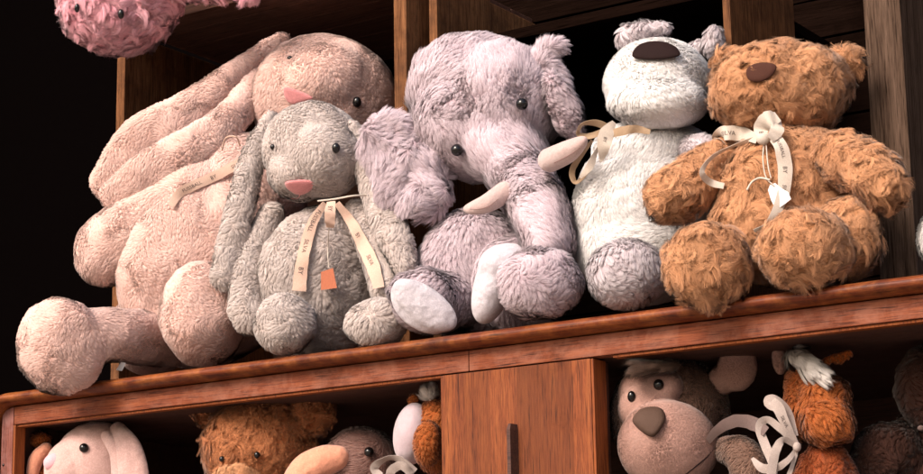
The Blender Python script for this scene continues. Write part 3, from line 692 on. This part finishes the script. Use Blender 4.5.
thread('tag_string', [(766, 142, bY(766, 142, .014)), (768, 165, bY(768, 165, .013)), (771, 178, bY(771, 178, .013))], .0008, rib_w, bb)
thread('tag_string', [(770, 180, bY(770, 180, .013)), (760, 178, bY(760, 178, .013)), (752, 182, bY(752, 182, .013)), (747, 190, bY(747, 190, .012))], .0013, rib_w, bb)
yh = bY(776, 196, .012)
card('heart_tag', [(768, 190), (770, 185), (775, 183), (781, 188), (788, 192), (791, 199), (786, 203), (776, 210), (771, 200)], yh, .001, paper_w, bb)

# ---- 6 pale toy cut by the frame
ed = thing('plush_toy', 'off-white plush toy barely visible past the weathered grey post', 'soft toy', P(940, 262, .08)*[1, 1, 0]+[0, 0, TL], 'plush toys sitting on the cabinet top')
fur('body', E(948, 238, .07, 30, 34, 26), white_f, ed, rest=TL, **dict(sw_, L=.008))

# ---- 7 candy pink curly toy on the rack roof
cp = thing('plush_sheep', 'candy pink curly plush toy leaning over from the rack above the big rabbit', 'soft toy', P(160, -30, .12), 'plush toys on the rack')
scp = dict(relief=.002, L=.012, w=.0008, dens=1.4, clump=.006, ck=.62, combk=.3, swirl=1.0, sfreq=95, curl=.9, lift=.6, nk=.4)
c_head = fur('head', E(120, 0, .05, 60, 54, 46, 0)+E(100, 8, .03, 40, 38, 34)+E(150, -10, .06, 34, 38, 34), cand_f, cp, lump=.002, **scp)
fur('arm', T([(180, -18, .06, 18), (215, -16, .07, 16), (248, -14, .07, 14)]), cand_f, cp, **scp)
fur('body', E(210, -70, .22, 80, 52, 60), cand_f, cp, rest=zc+.018, **dict(scp, dens=.2))
bead(121, 14, on([c_head], 121, 14, .006), 3.2, cp, 5); bead(77, 8, on([c_head], 77, 8, .006), 2.6, cp, 4.5)

# ------------------------------------------------------------------ toys inside the cabinet
GI = 'plush toys inside the cabinet'
SZ = SHELF
def rt(px, Y): p = P(px, 430, Y); return (p[0], p[1], SZ)
# smooth pink rabbit
sr = thing('velour_rabbit', 'smooth pale pink velour rabbit with folded ear inside the cabinet corner', 'soft toy', rt(95, .1), GI)
s_head = skin('head', E(98, 466, .085, 46, 45, 36, 10)+E(74, 470, .06, 30, 32, 30), satin_p, sr)
skin('ear', T([(118, 430, .075, 9), (129, 452, .055, 15), (134, 485, .05, 17), (132, 515, .05, 14)], .4), satin_p, sr)
skin('ear', T([(106, 436, .055, 6), (117, 455, .045, 8), (119, 485, .04, 9), (116, 512, .04, 8)], .5), satin_p, sr)
skin('body', E(100, 560, .11, 52, 62, 48), satin_p, sr, rest=SZ)
ys = on([s_head], 84, 448); bead(84, 448, ys-.001, 4.8, sr)
yn = on([s_head], 55, 463); skin('nose', E(54, 462, yn+.008, 11, 9, 8, 20), satin_pk, sr, voxel=.0015)
# ginger scrap toy in the corner
lt = thing('plush_monkey', 'ginger and beige plush toy tucked in the dark corner behind the smooth pink rabbit', 'soft toy', rt(40, .07), GI)
fur('head', E(41, 440, .065, 11, 8, 9), ging_f, lt, voxel=.002, smooth=3, **dict(se, L=.007))
fur('body', E(44, 484, .07, 13, 22, 14), ging_f, lt, voxel=.002, **dict(se, L=.006))
skin('arm', T([(31, 480, .04, 6), (36, 460, .045, 8), (46, 449, .055, 7)]), peach, lt)
skin('leg', E(46, 550, .07, 16, 56, 16), peach, lt, rest=SZ)
# rust bear
rb_ = thing('plush_bear', 'rust brown curly plush bear peering up under the rail inside the cabinet', 'soft toy', rt(262, .18), GI)
s2 = dict(sb, L=.0115, clump=.005, ck=.68, sfreq=120)
rb_head = fur('head', E(262, 448, .12, 58, 54, 46), brown2_f, rb_, **s2)
fur('muzzle', E(243, 482, .08, 30, 22, 28), brown_f, rb_, **dict(s2, L=.008, comb=(0, 0, .6)))
fur('ear', E(210, 410, .12, 16, 18, 10), brown2_f, rb_, **s2); fur('ear', E(312, 412, .13, 20, 24, 12), brown2_f, rb_, **s2)
fur('body', E(266, 560, .17, 58, 60, 45), brown2_f, rb_, rest=SZ, **dict(s2, dens=.25))
bead(222, 459, on([rb_head], 222, 459, .002), 3, rb_, 3); bead(257, 455, on([rb_head], 257, 455, .002), 3, rb_, 3.4)
# taupe elephant with peach tusk
te = thing('plush_elephant', 'dark taupe shaggy plush elephant with a thick peach tusk inside the cabinet', 'soft toy', rt(360, .16), GI)
ste = dict(se, L=.011, dens=.42)
t_head = fur('head', E(362, 468, .13, 40, 40, 36), taupe_f, te, **ste)
fur('body', E(365, 570, .16, 50, 52, 42), taupe_f, te, rest=SZ, **dict(ste, dens=.25))
skin('tusk', T([(338, 458, .075, 13), (322, 462, .065, 17), (304, 474, .055, 18), (292, 495, .05, 15)]), peach, te)
bead(369, 452, on([t_head], 369, 452, .005), 5, te)
# ginger pony beside the door
gp = thing('plush_pony', 'ginger plush pony with lilac white muzzle half hidden by the cabinet door', 'soft toy', rt(425, .1), GI)
gp_f = skin('muzzle', E(412, 434, .055, 19, 32, 24, -8), satin_l, gp)
gp_h = fur('head', E(436, 436, .075, 24, 38, 26, 0), ging_f, gp, **dict(se, L=.007, clump=.005))
fur('cheek', E(428, 444, .035, 15, 24, 14, -5), ging_f, gp, **dict(se, L=.006, clump=.005))
fur('ear', E(414, 401, .06, 7, 10, 5, -30), ging_f, gp, **dict(se, L=.006, clump=.004))
fur('mane', E(430, 394, .06, 9, 9, 7, 20), wool_f, gp, **dict(se, L=.014, clump=.006, comb=(-.3, -.2, .5)))
skin('nostril_patch', E(404, 434, .038, 9, 14, 6, -5), satin_pk if False else satin_l, gp, voxel=.002)
fur('body', E(430, 560, .11, 40, 80, 40), chest_f, gp, rest=SZ, **dict(se, L=.006, dens=.2))
ribbon('ribbon_loop', [(415, 472, .03, 8), (400, 460, .02, 9, 30), (384, 460, .02, 9, 50), (374, 468, .02, 8, 20), (380, 476, .025, 8)], rib_g, gp)
ribbon('ribbon_loop', [(412, 474, .025, 8), (402, 466, .015, 9, 10), (392, 470, .015, 9, 0), (388, 480, .02, 8, 20)], rib_g, gp)
# monkey
mk = thing('plush_monkey', 'brown plush monkey with large pink face and grey-brown nose inside the cabinet', 'soft toy', rt(670, .14), GI)
sm = dict(L=.0055, w=.0009, dens=1.0, clump=.004, ck=.45, combk=.5, swirl=.5, sfreq=60, nk=.45)
m_head = fur('head', E(670, 416, .13, 60, 62, 52), monk_f, mk, **sm)
m_face = fur('face', E(668, 446, .06, 51, 46, 32, -8)+E(650, 408, .072, 32, 30, 26, 0)+E(638, 396, .073, 20, 26, 22)+E(664, 388, .078, 20, 19, 22), mface_f, mk, smooth=10, voxel=.003, **dict(sm, L=.0019, w=.0006, dens=3.0, clump=.0022, ck=.3, nk=.15))
m_ear = fur('ear', E(737, 368, .135, 21, 25, 7, -12)+E(722, 380, .135, 15, 16, 7), mface_f, mk, voxel=.003, smooth=8, **dict(sm, L=.0019, w=.0006, dens=3.0, clump=.0022, ck=.3, nk=.15))
fur('fringe', E(657, 366, .036, 26, 3, 5, 4), hair_f, mk, voxel=.0018, smooth=3, **dict(se, relief=0, L=.024, lvar=.8, w=.0008, dens=3.0, clump=.006, comb=(-.45, -.75, -.6), combk=1.0, swirl=.7, lift=.4))
fur('body', E(680, 540, .15, 62, 66, 50), monk_f, mk, rest=SZ, **dict(sm, dens=.3))
fur('arm', T([(722, 450, .10, 12), (742, 455, .07, 18), (752, 478, .06, 20), (752, 520, .06, 19)]), monk_f, mk, **sm)
bead(631.6, 396.6, on([m_face], 631.6, 396.6, .001), 4.2, mk, 5.8); bead(658.7, 384.7, on([m_face], 658.7, 384.7, .001), 5.4, mk, 5.6)
cushion('nose', [(633, 421), (639, 411), (650, 407), (661, 409), (665, 418), (661, 428), (653, 436), (643, 432)], [m_face], .014, nose_m, mk, .0)
mth = [(722, 436), (716, 446), (706, 458), (694, 468), (684, 476)]
thread('mouth_seam', [(x, y_, on([m_face], x, y_, .0006)) for x, y_ in mth[1:]], .0009, nose_b, mk)
ribbon('neck_ribbon', [(704, 446, .07, 5), (718, 430, .05, 10), (736, 421, .04, 13), (754, 424, .03, 14), (766, 432, .03, 10)], rib_t, mk)
# chestnut pony with bow
cpn = thing('plush_pony', 'chestnut plush pony with white forelock and a white ribbon bow, right of the monkey', 'soft toy', rt(825, .14), GI)
sp2 = dict(relief=.0015, L=.0095, w=.0009, dens=.9, clump=.0055, ck=.65, comb=(.1, -.2, -1), combk=.5, swirl=.7, sfreq=60, lift=.6, nk=.6)
p_head = fur('head', E(810, 390, .12, 26, 30, 30)+E(828, 422, .085, 27, 25, 28, -10)+E(808, 412, .11, 24, 30, 26)+E(824, 402, .10, 27, 28, 28), ging_f, cpn, **sp2)
fur('ear', E(779, 360, .13, 7, 15, 6, 8), mface_f, cpn, voxel=.002, smooth=4, **dict(sm, L=.002, dens=2)); fur('ear', T([(822, 364, .12, 6), (836, 358, .125, 8), (850, 353, .13, 6)], .6), ging_f, cpn, **dict(sp2, L=.004))
fur('forelock', T([(796, 356, .10, 9), (808, 366, .08, 9), (822, 376, .07, 7)]), wool_f, cpn, **dict(se, L=.022, w=.0012, dens=.9, clump=.009, comb=(.8, -.3, -.7), combk=1.0, swirl=.25, lift=.45))
fur('body', E(826, 530, .12, 40, 92, 38), chest_f, cpn, rest=SZ, **dict(sp2, L=.006))
rk = (797, 447)
ribbon('ribbon_loop', [(797, 446, .05, 5.8), (786, 425, .035, 9.1, 20), (778, 408, .03, 11.6), (770, 402, .028, 13.2), (776, 398, .035, 9.9, 50), (788, 410, .045, 7.5, 40), (796, 436, .05, 4.9)], rib_g, cpn, texts=(('SILVA', .32, .5, True),), inkm=ink)
ribbon('ribbon_loop', [(797, 447, .05, 4.2), (782, 430, .035, 7.5, 10), (768, 420, .03, 8.2, 20), (760, 426, .028, 9.1), (763, 440, .03, 9.1), (772, 462, .03, 9.1), (774, 482, .03, 7.5)], rib_g, cpn)
ribbon('ribbon_tail', [(797, 447, .048, 4.2), (784, 440, .03, 6.6, 10), (776, 450, .025, 9.1), (772, 470, .022, 9.1), (768, 492, .022, 8.2)], rib_g, cpn)
ribbon('ribbon_tail', [(796, 450, .05, 4.2), (788, 460, .035, 5.8), (776, 468, .03, 8.2), (762, 468, .03, 9.1), (752, 458, .03, 3.3)], rib_g, cpn)
ball('ribbon_knot', E(797, 447, .045, 4.2, 5, 4), rib_g, cpn)
ribbon('ribbon_tail', [(797, 450, .05, 3.3), (793, 464, .045, 4.2), (786, 482, .04, 4.9)], rib_g, cpn)
# dark toys far right
dk = thing('plush_bear', 'dark brown plush bear lost in shadow past the chestnut pony', 'soft toy', rt(905, .2), GI)
fur('head', E(930, 388, .17, 34, 44, 30), dark_f, dk, **dict(sp2, L=.008)); fur('arm', E(890, 456, .17, 40, 34, 30, 15), dark_f, dk, **dict(sp2, L=.008))
fur('body', E(925, 500, .22, 60, 90, 40), dark_f, dk, rest=SZ, **dict(sp2, dens=.2))
skin('tail_label', E(921, 428, .12, 4, 3, 1.5), rib_t, dk, voxel=.001)
print('strands', STAT[0])

# ------------------------------------------------------------------ camera, light, world
cam = bpy.data.cameras.new('camera'); co = bpy.data.objects.new('camera', cam); COL.objects.link(co)
from mathutils import Matrix
mm = Matrix(((RIGHT[0], UP[0], BACK[0], CAM[0]), (RIGHT[1], UP[1], BACK[1], CAM[1]), (RIGHT[2], UP[2], BACK[2], CAM[2]), (0, 0, 0, 1)))
co.matrix_world = mm; cam.sensor_width = 36; cam.lens = F/923*36; cam.clip_end = 100; cam.clip_start = .05
sc.camera = co
SUN_AZ, SUN_EL = -42, 37      # azimuth of the sun as seen from the toys: degrees left (-) of the view direction back to the camera
toC = -np.array([-BACK[0], -BACK[1]]); base = math.atan2(toC[1], toC[0])
az = base+math.radians(SUN_AZ)
sd = Vector((math.cos(az)*math.cos(math.radians(SUN_EL)), math.sin(az)*math.cos(math.radians(SUN_EL)), math.sin(math.radians(SUN_EL))))
sun = bpy.data.lights.new('sun', 'SUN'); so = bpy.data.objects.new('sun', sun); COL.objects.link(so)
sun.energy = 2.6; sun.angle = math.radians(24); sun.color = (1, .89, .83)
so.rotation_euler = sd.to_track_quat('Z', 'Y').to_euler()
w = bpy.data.worlds.new('World'); sc.world = w; w.use_nodes = True; nt = w.node_tree
bg = nt.nodes['Background']; sky = nt.nodes.new('ShaderNodeTexSky'); sky.sky_type = 'NISHITA'; sky.sun_disc = False; sky.dust_density = 5; sky.ozone_density = .3
sky.sun_elevation = math.radians(SUN_EL); sky.sun_rotation = math.atan2(sd.x, sd.y)
nt.links.new(sky.outputs[0], bg.inputs[0]); bg.inputs[1].default_value = .15
sc.view_settings.view_transform = 'Standard'; sc.view_settings.look = 'None'; sc.view_settings.exposure = .62; sc.view_settings.gamma = 1
sc.render.engine = 'CYCLES'; sc.cycles.use_denoising = True; sc.cycles.max_bounces = 8; sc.cycles.diffuse_bounces = 5; sc.cycles.transparent_max_bounces = 40
